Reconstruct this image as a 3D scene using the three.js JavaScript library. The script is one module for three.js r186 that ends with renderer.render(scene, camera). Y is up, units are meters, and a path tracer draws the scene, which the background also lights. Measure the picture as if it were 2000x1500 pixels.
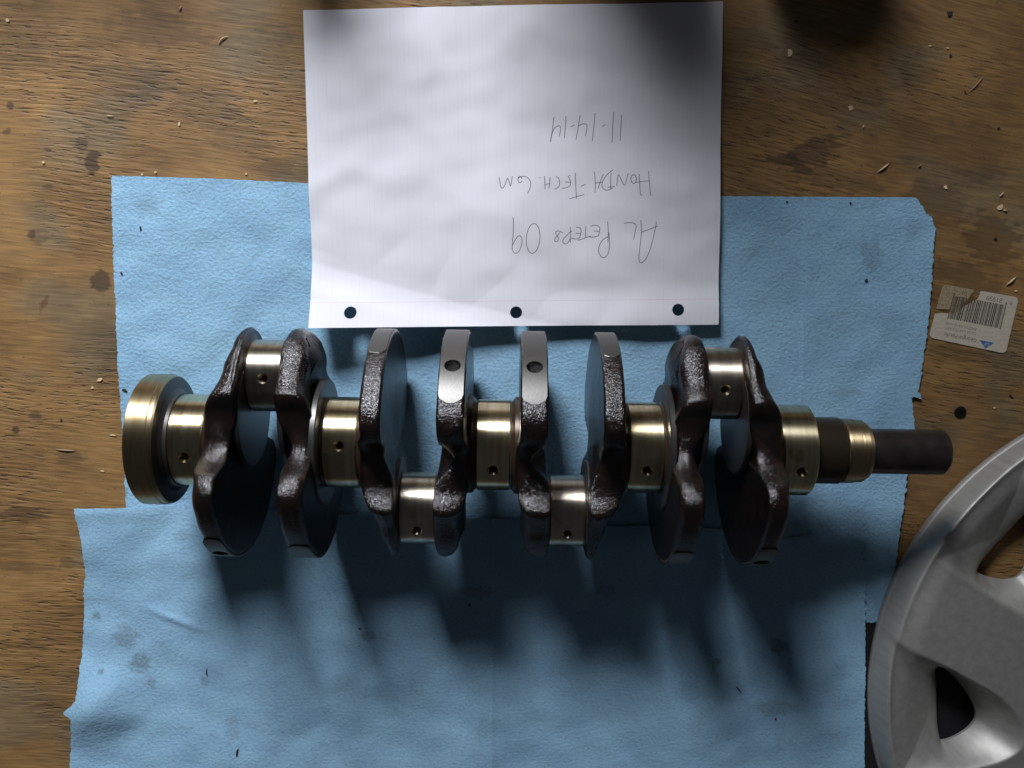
import * as THREE from 'three';
import { RectAreaLightUniformsLib } from 'three/addons/lights/RectAreaLightUniformsLib.js';
import { mergeGeometries } from 'three/addons/utils/BufferGeometryUtils.js';
import { Brush, Evaluator, SUBTRACTION } from 'three-bvh-csg';
import { createNoise2D } from 'simplex-noise';

// ---------------------------------------------------------------- camera, light, exposure
const W = 2000, HGT = 1500, FPX = 1680, CAM_H = 0.598, TILT = 5.7 * Math.PI / 180;
const scene = new THREE.Scene();
const camera = new THREE.PerspectiveCamera(2 * Math.atan(HGT / 2 / FPX) * 180 / Math.PI, W / HGT, 0.01, 20);
camera.position.set(0, CAM_H, 0);
camera.up.set(0, 0, -1);
camera.lookAt(0, 0, CAM_H * Math.tan(TILT));
scene.add(camera);
scene.background = new THREE.Color().setRGB(0.024, 0.0255, 0.029);   // the dim room all round
const renderer = new THREE.WebGLRenderer({ antialias: true });
renderer.setSize(1024, 768);
renderer.toneMapping = THREE.LinearToneMapping;
renderer.toneMappingExposure = 1;
renderer.shadowMap.enabled = true;

RectAreaLightUniformsLib.init();
const WIN = { pos: new THREE.Vector3(-0.33, 1.06, -1.46), aim: new THREE.Vector3(0, 0, 0.08), w: 0.68, h: 0.50, L: 47 };
const unseenWindowLight = new THREE.RectAreaLight(new THREE.Color().setRGB(0.945, 0.975, 1.06), WIN.L, WIN.w, WIN.h);  // source out of view; place, size and strength chosen to light the bench
unseenWindowLight.name = 'unseen_window_light';
unseenWindowLight.position.copy(WIN.pos);
unseenWindowLight.lookAt(WIN.aim);
unseenWindowLight.castShadow = true;
scene.add(unseenWindowLight);

// ---------------------------------------------------------------- helpers
function rng(seed) { let a = seed >>> 0; return () => { a = (a + 0x6D2B79F5) >>> 0; let t = a; t = Math.imul(t ^ (t >>> 15), t | 1); t ^= t + Math.imul(t ^ (t >>> 7), t | 61); return ((t ^ (t >>> 14)) >>> 0) / 4294967296; }; }
const N = [1, 2, 3, 4, 5].map((s) => createNoise2D(rng(s * 977)));
const clamp = (x, a = 0, b = 1) => Math.min(b, Math.max(a, x));
const ss = (a, b, x) => { const t = clamp((x - a) / (b - a)); return t * t * (3 - 2 * t); };
const mix = (a, b, t) => a + (b - a) * t;
const mix3 = (a, b, t) => [mix(a[0], b[0], t), mix(a[1], b[1], t), mix(a[2], b[2], t)];
const gauss = (x, s) => Math.exp(-x * x / (2 * s * s));
const R_ = rng(20141);
const rnd = (a = 1, b) => (b === undefined ? R_() * a : a + R_() * (b - a));
// measured picture position -> point on the bench at a height h (m)
function at(px, py, h = 0) {
  const k = (py - HGT / 2) / FPX, c = Math.cos(TILT), s = Math.sin(TILT), v = CAM_H - h;
  const z = v * (s + k * c) / (c - k * s), depth = v * c + z * s;
  return new THREE.Vector3((px - W / 2) / FPX * depth, h, z);
}
const used = new Map();
function numbered(name) { const n = used.get(name) || 0; used.set(name, n + 1); return n ? `${name}_${String(n).padStart(3, '0')}` : name; }
function tag(o, label, category, group, kind) {
  if (label) o.userData.label = label;
  if (category) o.userData.category = category;
  if (group) o.userData.group = group;
  if (kind) o.userData.kind = kind;
  return o;
}
function mesh(name, geo, mat, parent = scene) {
  const m = new THREE.Mesh(geo, mat);
  m.name = parent === scene ? numbered(name) : name;
  m.castShadow = m.receiveShadow = true;
  parent.add(m);
  return m;
}
function base(name, p) { const g = new THREE.Group(); g.name = numbered(name); g.position.copy(p); scene.add(g); return g; }
const s2b = (x) => Math.round(255 * clamp(x <= 0.0031308 ? 12.92 * x : 1.055 * Math.pow(x, 1 / 2.4) - 0.055));
function colourTexture(w, h, fn) {                    // fn(x, y) -> linear rgb, row 0 at the bottom
  const d = new Uint8Array(w * h * 4);
  for (let y = 0, i = 0; y < h; y++) for (let x = 0; x < w; x++, i += 4) { const c = fn(x, y); d[i] = s2b(c[0]); d[i + 1] = s2b(c[1]); d[i + 2] = s2b(c[2]); d[i + 3] = 255; }
  const t = new THREE.DataTexture(d, w, h); t.colorSpace = THREE.SRGBColorSpace; return finish(t);
}
function greyTexture(w, h, fn) {
  const d = new Uint8Array(w * h * 4);
  for (let y = 0, i = 0; y < h; y++) for (let x = 0; x < w; x++, i += 4) { const c = Math.round(255 * clamp(fn(x, y))); d[i] = d[i + 1] = d[i + 2] = c; d[i + 3] = 255; }
  return finish(new THREE.DataTexture(d, w, h));
}
function finish(t) { t.magFilter = THREE.LinearFilter; t.minFilter = THREE.LinearMipmapLinearFilter; t.generateMipmaps = true; t.wrapS = t.wrapT = THREE.MirroredRepeatWrapping; t.needsUpdate = true; return t; }
function fbm(n, x, y, o = 4) { let a = 0, k = 0.5; for (let i = 0; i < o; i++) { a += k * n(x, y); x = x * 2.03 + 7.1; y = y * 2.03 - 3.7; k *= 0.5; } return a; }

// a thin sheet: a grid cut to the line inside(x, z) = 0, with a top, an underside and cut edges
function clipSheet({ x0, x1, z0, z1, cell, inside, height, thick, uv }) {
  const nx = Math.max(2, Math.round((x1 - x0) / cell)), nz = Math.max(2, Math.round((z1 - z0) / cell));
  const P = [], val = new Float32Array((nx + 1) * (nz + 1)), id = new Int32Array((nx + 1) * (nz + 1)).fill(-1), cut = new Map(), tris = [], segs = [];
  const gx = (i) => x0 + (x1 - x0) * i / nx, gz = (j) => z0 + (z1 - z0) * j / nz;
  for (let j = 0; j <= nz; j++) for (let i = 0; i <= nx; i++) val[j * (nx + 1) + i] = inside(gx(i), gz(j)) || 1e-9;
  const put = (x, z) => { P.push(x, height(x, z), z); return P.length / 3 - 1; };
  const gv = (q) => (id[q] < 0 ? (id[q] = put(gx(q % (nx + 1)), gz(Math.floor(q / (nx + 1))))) : id[q]);
  const ev = (a, b) => {
    const k = a < b ? a * 4194304 + b : b * 4194304 + a;
    if (!cut.has(k)) {
      const t = val[a] / (val[a] - val[b]), ax = gx(a % (nx + 1)), az = gz(Math.floor(a / (nx + 1))), bx = gx(b % (nx + 1)), bz = gz(Math.floor(b / (nx + 1)));
      cut.set(k, put(ax + (bx - ax) * t, az + (bz - az) * t));
    }
    return cut.get(k);
  };
  const tri = (a, b, c) => {
    const q = [a, b, c], poly = [], mark = [];
    for (let i = 0; i < 3; i++) {
      const u = q[i], v = q[(i + 1) % 3];
      if (val[u] > 0) poly.push(gv(u));
      if ((val[u] > 0) !== (val[v] > 0)) { const e = ev(u, v); mark.push([poly.length, val[u] > 0]); poly.push(e); }
    }
    if (poly.length < 3) return;
    for (let i = 1; i + 1 < poly.length; i++) tris.push(poly[0], poly[i], poly[i + 1]);
    if (mark.length === 2) { const out = mark[0][1] ? 0 : 1; segs.push([poly[mark[out][0]], poly[mark[1 - out][0]]]); }
  };
  for (let j = 0; j < nz; j++) for (let i = 0; i < nx; i++) {
    const a = j * (nx + 1) + i, b = a + 1, c = a + nx + 1, d = c + 1;
    tri(a, c, b); tri(b, c, d);
  }
  const pos = new Float32Array(P), uvs = (p) => { const u = new Float32Array(p.length / 3 * 2); for (let i = 0; i < p.length / 3; i++) { const k = uv(p[i * 3], p[i * 3 + 2]); u[2 * i] = k[0]; u[2 * i + 1] = k[1]; } return u; };
  const top = new THREE.BufferGeometry(); top.setAttribute('position', new THREE.BufferAttribute(pos, 3)); top.setAttribute('uv', new THREE.BufferAttribute(uvs(pos), 2)); top.setIndex(tris); top.computeVertexNormals();
  const low = top.clone(); { const p = low.attributes.position, n = low.attributes.normal; for (let i = 0; i < p.count; i++) { p.setY(i, p.getY(i) - thick); n.setXYZ(i, -n.getX(i), -n.getY(i), -n.getZ(i)); } const ix = []; for (let i = 0; i < tris.length; i += 3) ix.push(tris[i], tris[i + 2], tris[i + 1]); low.setIndex(ix); }
  const wp = [], wi = [];
  for (const [a, b] of segs) { const k = wp.length / 3; for (const [q, dy] of [[a, 0], [b, 0], [a, thick], [b, thick]]) wp.push(P[q * 3], P[q * 3 + 1] - dy, P[q * 3 + 2]); wi.push(k, k + 2, k + 1, k + 1, k + 2, k + 3); }
  const wall = new THREE.BufferGeometry(); wall.setAttribute('position', new THREE.BufferAttribute(new Float32Array(wp), 3)); wall.setAttribute('uv', new THREE.BufferAttribute(uvs(wp), 2)); wall.setIndex(wi); wall.computeVertexNormals();
  return segs.length ? mergeGeometries([top, low, wall]) : mergeGeometries([top, low]);
}
function polySDF(pts) {                                // > 0 inside
  return (x, z) => {
    let d = 1e9, ins = false;
    for (let i = 0, j = pts.length - 1; i < pts.length; j = i++) {
      const [ax, az] = pts[j], [bx, bz] = pts[i], ex = bx - ax, ez = bz - az;
      const t = clamp(((x - ax) * ex + (z - az) * ez) / (ex * ex + ez * ez)), dx = x - ax - ex * t, dz = z - az - ez * t;
      d = Math.min(d, dx * dx + dz * dz);
      if ((az > z) !== (bz > z) && x < ex * (z - az) / ez + ax) ins = !ins;
    }
    return (ins ? 1 : -1) * Math.sqrt(d);
  };
}
const worldPoly = (list, h) => list.map(([x, y]) => { const p = at(x, y, h); return [p.x, p.z]; });
const bounds = (p) => ({ x0: Math.min(...p.map((q) => q[0])) - 0.006, x1: Math.max(...p.map((q) => q[0])) + 0.006, z0: Math.min(...p.map((q) => q[1])) - 0.006, z1: Math.max(...p.map((q) => q[1])) + 0.006 });

// ---------------------------------------------------------------- unseen window placed to light the bench (outside the frame)
{
  const g = base('unseen_window', new THREE.Vector3(WIN.pos.x, 0, WIN.pos.z));
  tag(g, 'unseen bright window with white wooden frame, out of view, placed to light the bench', 'window');
  const inner = new THREE.Group(); inner.name = 'sash'; inner.position.set(0, WIN.pos.y, 0); g.add(inner);
  inner.lookAt(new THREE.Vector3().copy(WIN.aim));
  const frameMat = new THREE.MeshStandardMaterial({ color: 0xb8b4aa, roughness: 0.6 });
  const glow = new THREE.MeshStandardMaterial({ color: 0x202020, emissive: new THREE.Color().setRGB(0.945, 0.975, 1.06), emissiveIntensity: 12, roughness: 0.4 });
  const pane = mesh('pane', new THREE.BoxGeometry(WIN.w, WIN.h, 0.004), glow, inner); pane.position.z = -0.012;
  for (const [x, y, w, h] of [[0, WIN.h / 2 + 0.03, WIN.w + 0.12, 0.058], [0, -WIN.h / 2 - 0.03, WIN.w + 0.12, 0.058], [-WIN.w / 2 - 0.03, 0, 0.058, WIN.h - 0.002], [WIN.w / 2 + 0.03, 0, 0.058, WIN.h - 0.002]]) {
    const b = mesh('frame', new THREE.BoxGeometry(w, h, 0.03), frameMat, inner); b.position.set(x, y, -0.02);
  }
  const wallPost = mesh('post', new THREE.BoxGeometry(WIN.w + 0.12, 1.6, 0.05), frameMat, g); wallPost.position.set(0, -0.1, -0.14);
}

// ---------------------------------------------------------------- unseen things placed along the far side to shade the bench (outside the frame)
function lathed(name, label, category, x, z, parts) {
  const g = base(name, new THREE.Vector3(x, 0, z)); tag(g, label, category);
  for (const [part, pts, col, rough, metal] of parts) mesh(part, new THREE.LatheGeometry(pts.map(([a, b]) => new THREE.Vector2(Math.max(a, 1e-5), b)), 48), new THREE.MeshStandardMaterial({ color: new THREE.Color().setRGB(...col), roughness: rough, metalness: metal }), g);
}
lathed('unseen_spray_can', 'unseen black spray can with domed top, out of view, placed to cast a rounded shadow on the plywood', 'spray can', 0.167, -0.290, [['can', [[0, 0.0005], [0.032, 0.0005], [0.033, 0.003], [0.033, 0.094], [0.030, 0.104], [0.022, 0.110], [0, 0.112]], [0.02, 0.02, 0.022], 0.4, 0.2], ['cap', [[0.018, 0.1105], [0.018, 0.116], [0.016, 0.119], [0, 0.120]], [0.03, 0.03, 0.03], 0.5, 0]]);  // unseen can, placed so its top throws the dark rounded shadow
lathed('unseen_oil_bottle', 'unseen tall dark oil bottle, out of view, placed to shade the far part of the paper', 'bottle', -0.010, -0.44, [['bottle', [[0, 0.0005], [0.050, 0.0005], [0.053, 0.006], [0.053, 0.25], [0.046, 0.28], [0.020, 0.30], [0.017, 0.32], [0, 0.32]], [0.03, 0.03, 0.035], 0.35, 0], ['cap', [[0.019, 0.321], [0.019, 0.338], [0.017, 0.342], [0, 0.342]], [0.25, 0.02, 0.02], 0.5, 0]]);  // unseen bottle, placed to throw the soft wedge of shade on the paper
lathed('unseen_grease_tin', 'unseen round grease tin with lid, out of view, placed to shade the paper corner', 'tin', -0.150, -0.320, [['tin', [[0, 0.0005], [0.023, 0.0005], [0.024, 0.002], [0.024, 0.130], [0, 0.130]], [0.06, 0.05, 0.04], 0.4, 0.6], ['lid', [[0.0245, 0.1305], [0.0245, 0.139], [0.022, 0.141], [0, 0.141]], [0.10, 0.09, 0.07], 0.4, 0.6]]);  // unseen tin, its shadow falls across the far paper corner
lathed('unseen_paint_tin', 'unseen wide paint tin, out of view, placed to darken the far corner on the snout side', 'paint tin', 0.345, -0.350, [['tin', [[0, 0.0005], [0.060, 0.0005], [0.062, 0.003], [0.062, 0.115], [0, 0.115]], [0.08, 0.08, 0.085], 0.4, 0.6], ['lid', [[0.058, 0.1155], [0.058, 0.120], [0.050, 0.120], [0.048, 0.117], [0, 0.117]], [0.15, 0.15, 0.15], 0.4, 0.6]]);  // unseen tin, there to shade the far corner by the snout end
{
  const g = base('unseen_toolbox', new THREE.Vector3(-0.32, 0, -0.405)); tag(g, 'unseen dark metal tool chest with handle, out of view, placed to darken the far corner on the flange side', 'unseen_toolbox');  // unseen box, placed to darken the far plywood on the flange side
  const m = new THREE.MeshStandardMaterial({ color: new THREE.Color().setRGB(0.05, 0.012, 0.010), roughness: 0.45, metalness: 0.3 });
  const b = new THREE.BoxGeometry(0.23, 0.10, 0.10); b.translate(0, 0.0505, 0); mesh('box', b, m, g);
  const l = new THREE.BoxGeometry(0.234, 0.028, 0.104); l.translate(0, 0.115, 0); const lid = mesh('lid', l, m, g);
  mesh('handle', new THREE.TubeGeometry(new THREE.CatmullRomCurve3([[-0.05, 0.128], [-0.048, 0.15], [0.048, 0.15], [0.05, 0.128]].map(([x, y]) => new THREE.Vector3(x, y, 0))), 24, 0.005, 10), m, lid);
}
{
  const g = base('unseen_door', new THREE.Vector3(-0.135, -0.9, -1.00)); tag(g, 'unseen plain wooden door, out of view, placed to dim the snout side', 'door');  // unseen panel covering part of the light, to dim the snout side
  const b = new THREE.BoxGeometry(0.76, 2.4, 0.035); b.translate(0.38, 1.2, 0); mesh('panel', b, new THREE.MeshStandardMaterial({ color: new THREE.Color().setRGB(0.16, 0.10, 0.05), roughness: 0.75 }), g);
  const k = new THREE.SphereGeometry(0.026, 24, 16); k.translate(0.06, 1.0, 0.055); mesh('knob', k, new THREE.MeshStandardMaterial({ color: 0x8a7a55, roughness: 0.3, metalness: 1 }), g);
}

// ---------------------------------------------------------------- plywood bench top
const WX0 = -0.40, WZ0 = -0.28, WSX = 0.80, WSZ = 0.66;
const stains = [
  // px, py, rx, ry (picture units), turn, strength, tone
  [1585, 300, 62, 30, -0.45, 0.75, 0], [1530, 312, 34, 12, 0.1, 0.8, 0], [1640, 350, 90, 26, 0.2, 0.4, 0], [1690, 190, 40, 16, 0.2, 0.35, 0], [1900, 300, 80, 55, 0.2, 0.35, 0], [1940, 470, 62, 50, 0.5, 0.6, 0], [1830, 400, 70, 45, 0.3, 0.45, 0],
  [1880, 540, 80, 26, 0.3, 0.5, 0], [1790, 150, 40, 30, 0, 0.3, 0], [180, 315, 15, 30, -0.1, 0.95, 1], [160, 285, 14, 12, 0, 0.6, 1], [195, 550, 20, 26, -0.3, 0.8, 1], [60, 460, 12, 8, 0, 0.8, 1], [75, 465, 20, 16, 0, 0.4, 1],
  [30, 842, 10, 9, 0, 0.9, 1], [68, 812, 14, 9, 0, 0.6, 1], [135, 895, 30, 14, 0.1, 0.55, 2], [250, 160, 90, 40, 0.2, 0.35, 2], [400, 210, 80, 40, 0.1, 0.4, 2], [470, 270, 60, 40, 0.2, 0.35, 2], [300, 60, 110, 30, 0.1, 0.35, 0], [60, 60, 70, 60, 0, 0.3, 2],
  [40, 1005, 60, 16, 0, 0.6, 0], [60, 1110, 60, 12, 0.05, 0.4, 0], [50, 1260, 60, 10, 0.05, 0.4, 0], [130, 1100, 18, 14, 0, 0.5, 2], [100, 590, 60, 50, 0, 0.22, 2], [210, 650, 40, 80, 0, 0.22, 2], [540, 330, 40, 20, 0.1, 0.4, 0], [510, 120, 60, 70, 0, 0.3, 2],
  [1870, 690, 60, 18, 0.2, 0.35, 0], [1900, 770, 100, 20, 0.1, 0.25, 0], [88, 588, 6, 18, 0.4, 0.7, 3], [80, 600, 4, 20, 0.2, 0.5, 3], [20, 208, 7, 7, 0, 0.9, 1], [12, 258, 8, 5, -0.3, 0.7, 1], [92, 293, 9, 4, 0.3, 0.7, 1], [92, 365, 12, 6, -0.2, 0.6, 1],
].map(([x, y, rx, ry, t, k, tone]) => { const p = at(x, y); return [p.x, p.z, rx / 2840, ry / 2840, t, k, tone]; });
const stainTone = [[0.030, 0.019, 0.010], [0.022, 0.012, 0.009], [0.045, 0.038, 0.022], [0.11, 0.035, 0.012]];
const PW = 1600, PH = 1320, plyH = new Float32Array(PW * PH);
const plyColour = colourTexture(PW, PH, (ix, iy) => {
  const x = WX0 + WSX * ix / PW, z = WZ0 + WSZ * (1 - iy / PH);
  const lean = mix(0.10, 0.20, ss(-0.1, 0.35, x)) - 0.08 * ss(0.05, 0.3, z);
  const zz = z - lean * x + 0.004 * N[0](x * 3, z * 5) + 0.0012 * N[1](x * 11, z * 16);
  const band = N[1](x * 1.3 + 3, zz * 34), fine = N[2](x * 12, zz * 330), finer = N[3](x * 40, zz * 900), blot = fbm(N[0], x * 8 + 2, z * 11, 4), zone = N[2](x * 6 + 9, z * 8);
  const t = 0.52 + 0.11 * band + 0.12 * fine + 0.25 * finer + 0.40 * blot;
  let c = mix3([0.092, 0.047, 0.014], [0.350, 0.198, 0.066], clamp(t));
  const grey = ss(0.1, 0.45, fbm(N[4], x * 6, z * 8, 3)); c = mix3(c, [c[1] * 1.15, c[1] * 0.95, c[1] * 0.55], 0.55 * grey);
  const poreN = ss(0.52, 0.80, N[4](x * 60, zz * 640)), pore = poreN * ss(-0.5, 0.4, zone);
  c = mix3(c, [0.026, 0.014, 0.007], 0.70 * pore);
  const torn = ss(0.62, 0.82, N[1](x * 20 + 5, zz * 420)) * ss(0.1, 0.6, N[3](x * 5, z * 7 + 4));
  c = mix3(c, [0.36, 0.235, 0.105], 0.45 * torn);
  for (const [sx, sz, rx, rz, tn, k, tone] of stains) {
    const dx0 = x - sx, dz0 = z - sz, lim = 2 * Math.max(rx, rz); if (Math.abs(dx0) > lim || Math.abs(dz0) > lim) continue;
    const cs = Math.cos(tn), sn = Math.sin(tn), dx = (dx0 * cs + dz0 * sn) / rx, dz = (-dx0 * sn + dz0 * cs) / rz;
    const d = Math.sqrt(dx * dx + dz * dz) + 0.55 * fbm(N[3], x * 70, z * 110, 3) + 0.18 * fine;
    c = mix3(c, stainTone[tone], 0.95 * k * ss(1.12, 0.70, d) * (0.82 + 0.18 * finer));
  }
  const grit = ss(0.84, 0.93, N[0](x * 330, z * 330)); c = mix3(c, [0.014, 0.010, 0.007], 0.7 * grit);
  plyH[iy * PW + ix] = 0.6 + (0.3 + 0.7 * ss(-0.3, 0.5, zone)) * (0.14 * fine + 0.12 * finer) - 0.4 * pore;
  return c;
});
const plyBump = greyTexture(PW, PH, (ix, iy) => plyH[iy * PW + ix]);
{
  const x0 = -0.75, x1 = 0.75, z0 = -0.80, z1 = 0.6, g = new THREE.BoxGeometry(x1 - x0, 0.018, z1 - z0);
  g.translate((x0 + x1) / 2, -0.009, (z0 + z1) / 2);
  const p = g.attributes.position, u = g.attributes.uv;
  for (let i = 0; i < p.count; i++) u.setXY(i, (p.getX(i) - WX0) / WSX, 1 - (p.getZ(i) - WZ0) / WSZ);
  const m = mesh('plywood_bench_top', g, new THREE.MeshStandardMaterial({ map: plyColour, bumpMap: plyBump, bumpScale: 0.0009, roughness: 0.66 }));
  m.userData.kind = 'structure';
}

// ---------------------------------------------------------------- black mat under the wheel cover
{
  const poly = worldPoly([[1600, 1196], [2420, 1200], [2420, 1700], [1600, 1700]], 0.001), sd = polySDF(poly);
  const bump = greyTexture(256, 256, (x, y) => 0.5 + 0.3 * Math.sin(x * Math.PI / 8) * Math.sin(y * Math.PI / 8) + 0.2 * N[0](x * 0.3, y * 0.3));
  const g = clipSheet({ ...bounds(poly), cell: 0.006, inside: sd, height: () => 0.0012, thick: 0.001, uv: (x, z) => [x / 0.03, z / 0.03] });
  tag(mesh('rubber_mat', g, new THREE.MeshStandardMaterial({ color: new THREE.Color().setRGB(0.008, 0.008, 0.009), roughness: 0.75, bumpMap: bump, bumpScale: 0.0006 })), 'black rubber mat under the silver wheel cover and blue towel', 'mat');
}

// ---------------------------------------------------------------- blue shop towels
const TOW = 0.17;
const towelBump = greyTexture(1024, 1024, (ix, iy) => {
  const x = ix / 1024 * TOW, y = iy / 1024 * TOW;
  return 0.5 + 0.48 * fbm(N[0], x * 230, y * 290, 3) + 0.20 * N[3](x * 75, y * 90) + 0.08 * N[1](x * 1700, y * 1700);
});
function towelColour(w, h, x0, z0, sx, sz, spots, seed) {
  const a = N[seed % 5], b = N[(seed + 2) % 5];
  return colourTexture(w, h, (ix, iy) => {
    const x = x0 + sx * ix / w, z = z0 + sz * (1 - iy / h);
    let k = 1 + 0.10 * fbm(a, x * 190, z * 370, 3) + 0.07 * b(x * 900, z * 1300) + 0.06 * a(x * 22, z * 30);
    let c = [0.265 * k, 0.462 * k, 0.615 * (0.5 + 0.5 * k)];
    const fib = ss(0.72, 0.9, b(x * 240 + 4, z * 700)); c = mix3(c, [0.09, 0.17, 0.25], 0.35 * fib); const pit = ss(0.45, 0.85, a(x * 330 + 8, z * 420)); c = mix3(c, [0.12, 0.24, 0.36], 0.38 * pit);
    for (const [sx_, sz_, rx, rz, str] of spots) {
      const dx = (x - sx_) / rx, dz = (z - sz_) / rz; if (dx * dx + dz * dz > 6) continue;
      const d = Math.sqrt(dx * dx + dz * dz) + 0.5 * fbm(a, x * 120, z * 160, 4);
      c = mix3(c, [0.075, 0.085, 0.075], str * ss(1.1, 0.45, d) * (0.6 + 0.4 * ss(-0.5, 0.4, b(x * 420, z * 600))));
    }
    return c;
  });
}
const spotsAt = (l) => l.map(([x, y, rx, ry, s]) => { const p = at(x, y); return [p.x, p.z, rx / 2840, ry / 2840, s]; });
function towel(name, label, px, h0, height, spots, seed, ragged, coarse, fromTop) {
  const poly = worldPoly(px, h0), sd = polySDF(poly), B = bounds(poly);
  const inside = (x, z) => sd(x, z) + 0.0003 * N[2](x * 200, z * 200) + ragged * ss(0.001, 0.006, fromTop(x, z)) * (0.0007 * N[3](x * 900, z * 520) + 0.0006 * ss(0.3, 0.8, N[4](x * 500, z * 380)));
  const g = clipSheet({ ...B, cell: 0.0016, inside, height, thick: 0.0005, uv: (x, z) => [(x - B.x0) / (B.x1 - B.x0), 1 - (z - B.z0) / (B.z1 - B.z0)] });
  const map = towelColour(1600, Math.round(1600 * (B.z1 - B.z0) / (B.x1 - B.x0)), B.x0, B.z0, B.x1 - B.x0, B.z1 - B.z0, spots, seed);
  const bump = towelBump.clone(); bump.repeat.set((B.x1 - B.x0) / TOW, (B.z1 - B.z0) / TOW); bump.needsUpdate = true;
  const m = mesh(name, g, new THREE.MeshPhysicalMaterial({ map, bumpMap: bump, bumpScale: coarse, roughness: 0.95, sheen: 0.25, sheenRoughness: 0.6, sheenColor: new THREE.Color(0.6, 0.75, 0.9) }));
  return tag(m, label, 'shop towel', 'blue shop towels under the crankshaft');
}
const lowPx = [[152, 990], [280, 988], [400, 985], [520, 994], [620, 1003], [720, 1004], [950, 1012], [1120, 1019], [1200, 1027], [1280, 1025], [1340, 1028], [1450, 1036], [1530, 1051], [1600, 1042], [1650, 1044], [1682, 1054], [1690, 1064], [1688, 1180], [1689, 1330], [1686, 1500], [1684, 1640], [120, 1640], [137, 1500], [140, 1452], [148, 1398], [139, 1392], [129, 1386], [142, 1375], [158, 1362], [160, 1300], [164, 1215], [165, 1150], [170, 1120], [166, 1060]];
const lowTop = (() => { const p = worldPoly(lowPx, 0.002); return (x, z) => { let i = 0; while (i < 16 && p[i + 1][0] < x) i++; const a = p[i], b = p[i + 1]; return z - mix(a[1], b[1], clamp((x - a[0]) / (b[0] - a[0]))); }; })();
const upperHeight = (x, z) => 0.0016 + 0.0005 * N[0](x * 30, z * 30) + 0.0010 * Math.max(0, N[1](x * 11, z * 13)) + (x > 0.2 ? 0.0006 : 0);
const FL = at(205, 1380);                               // the turned-up flap on the near left edge
const lowerHeight = (x, z) => {
  const d = lowTop(x, z);
  let h = upperHeight(x, z) + 0.0012 + 0.0008 * N[2](x * 9, z * 9) + 0.0016 * Math.max(0, N[3](x * 7 + 2, z * 10));
  h += 0.0022 * gauss(d - 0.001, 0.006) * (0.5 + 0.5 * N[4](x * 12, 3));
  const p = at(200, 1040); h += 0.006 * gauss(Math.hypot((x - p.x) / 1.2, z - p.z), 0.022);                       // lifted far corner
  const a = -(x - FL.x) * 0.69 + (z - FL.z) * 0.72, b = (x - FL.x) * 0.72 + (z - FL.z) * 0.69;
  h += 0.0105 * ss(-0.046, -0.004, b) * ss(0.034, -0.004, b) * gauss(a, 0.019);                                   // flap rising to its fold
  const c = at(345, 1205); h += 0.0013 * gauss((z - c.z) - 0.45 * (x - c.x), 0.0018) * gauss(x - c.x, 0.012);      // small pinched crease
  const q = at(960, 1150); h += 0.0008 * gauss(x - q.x, 0.0012);                                                  // fold line down the middle
  const v = at(1210, 1060); h += 0.003 * gauss(Math.hypot(x - v.x, (z - v.z) * 2), 0.02);
  return h;
};
const UT = [at(217, 343), at(1788, 386)];
towel('shop_towel', 'blue shop towel reaching under the lined paper sheet', [[217, 343], [420, 349], [610, 358], [1000, 368], [1400, 383], [1788, 386], [1800, 402], [1806, 415], [1820, 425], [1826, 445], [1820, 520], [1815, 600], [1803, 700], [1793, 765], [1800, 778], [1790, 776], [1778, 775], [1782, 800], [1785, 835], [1770, 930], [1757, 1040], [1742, 1150], [1732, 1216], [1600, 1213], [1000, 1200], [258, 1190], [246, 985], [232, 720], [222, 520]], 0.0016,
  upperHeight, spotsAt([[1700, 500, 26, 34, 0.35], [1780, 450, 20, 30, 0.2], [240, 960, 14, 14, 0.5], [285, 410, 30, 20, 0.22], [1650, 770, 30, 20, 0.2], [1160, 760, 20, 26, 0.3]]), 1, 1, 0.00048, (x, z) => z - mix(UT[0].z, UT[1].z, (x - UT[0].x) / (UT[1].x - UT[0].x)));
towel('shop_towel', 'blue shop towel with a turned-up flap, lying over the other', lowPx, 0.003, lowerHeight,
  spotsAt([[250, 1240, 34, 30, 0.42], [278, 1290, 26, 24, 0.55], [192, 1200, 12, 10, 0.6], [205, 1304, 8, 6, 0.6], [300, 1330, 14, 16, 0.35], [400, 1330, 10, 14, 0.35], [455, 1420, 20, 30, 0.28], [360, 1045, 24, 12, 0.2], [1520, 1260, 24, 20, 0.5], [1510, 1380, 60, 20, 0.35], [1400, 1290, 14, 8, 0.5], [930, 1155, 40, 16, 0.35], [1180, 1150, 24, 16, 0.3], [720, 1240, 20, 12, 0.4]]), 3, 0.8, 0.00028, lowTop);

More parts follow.
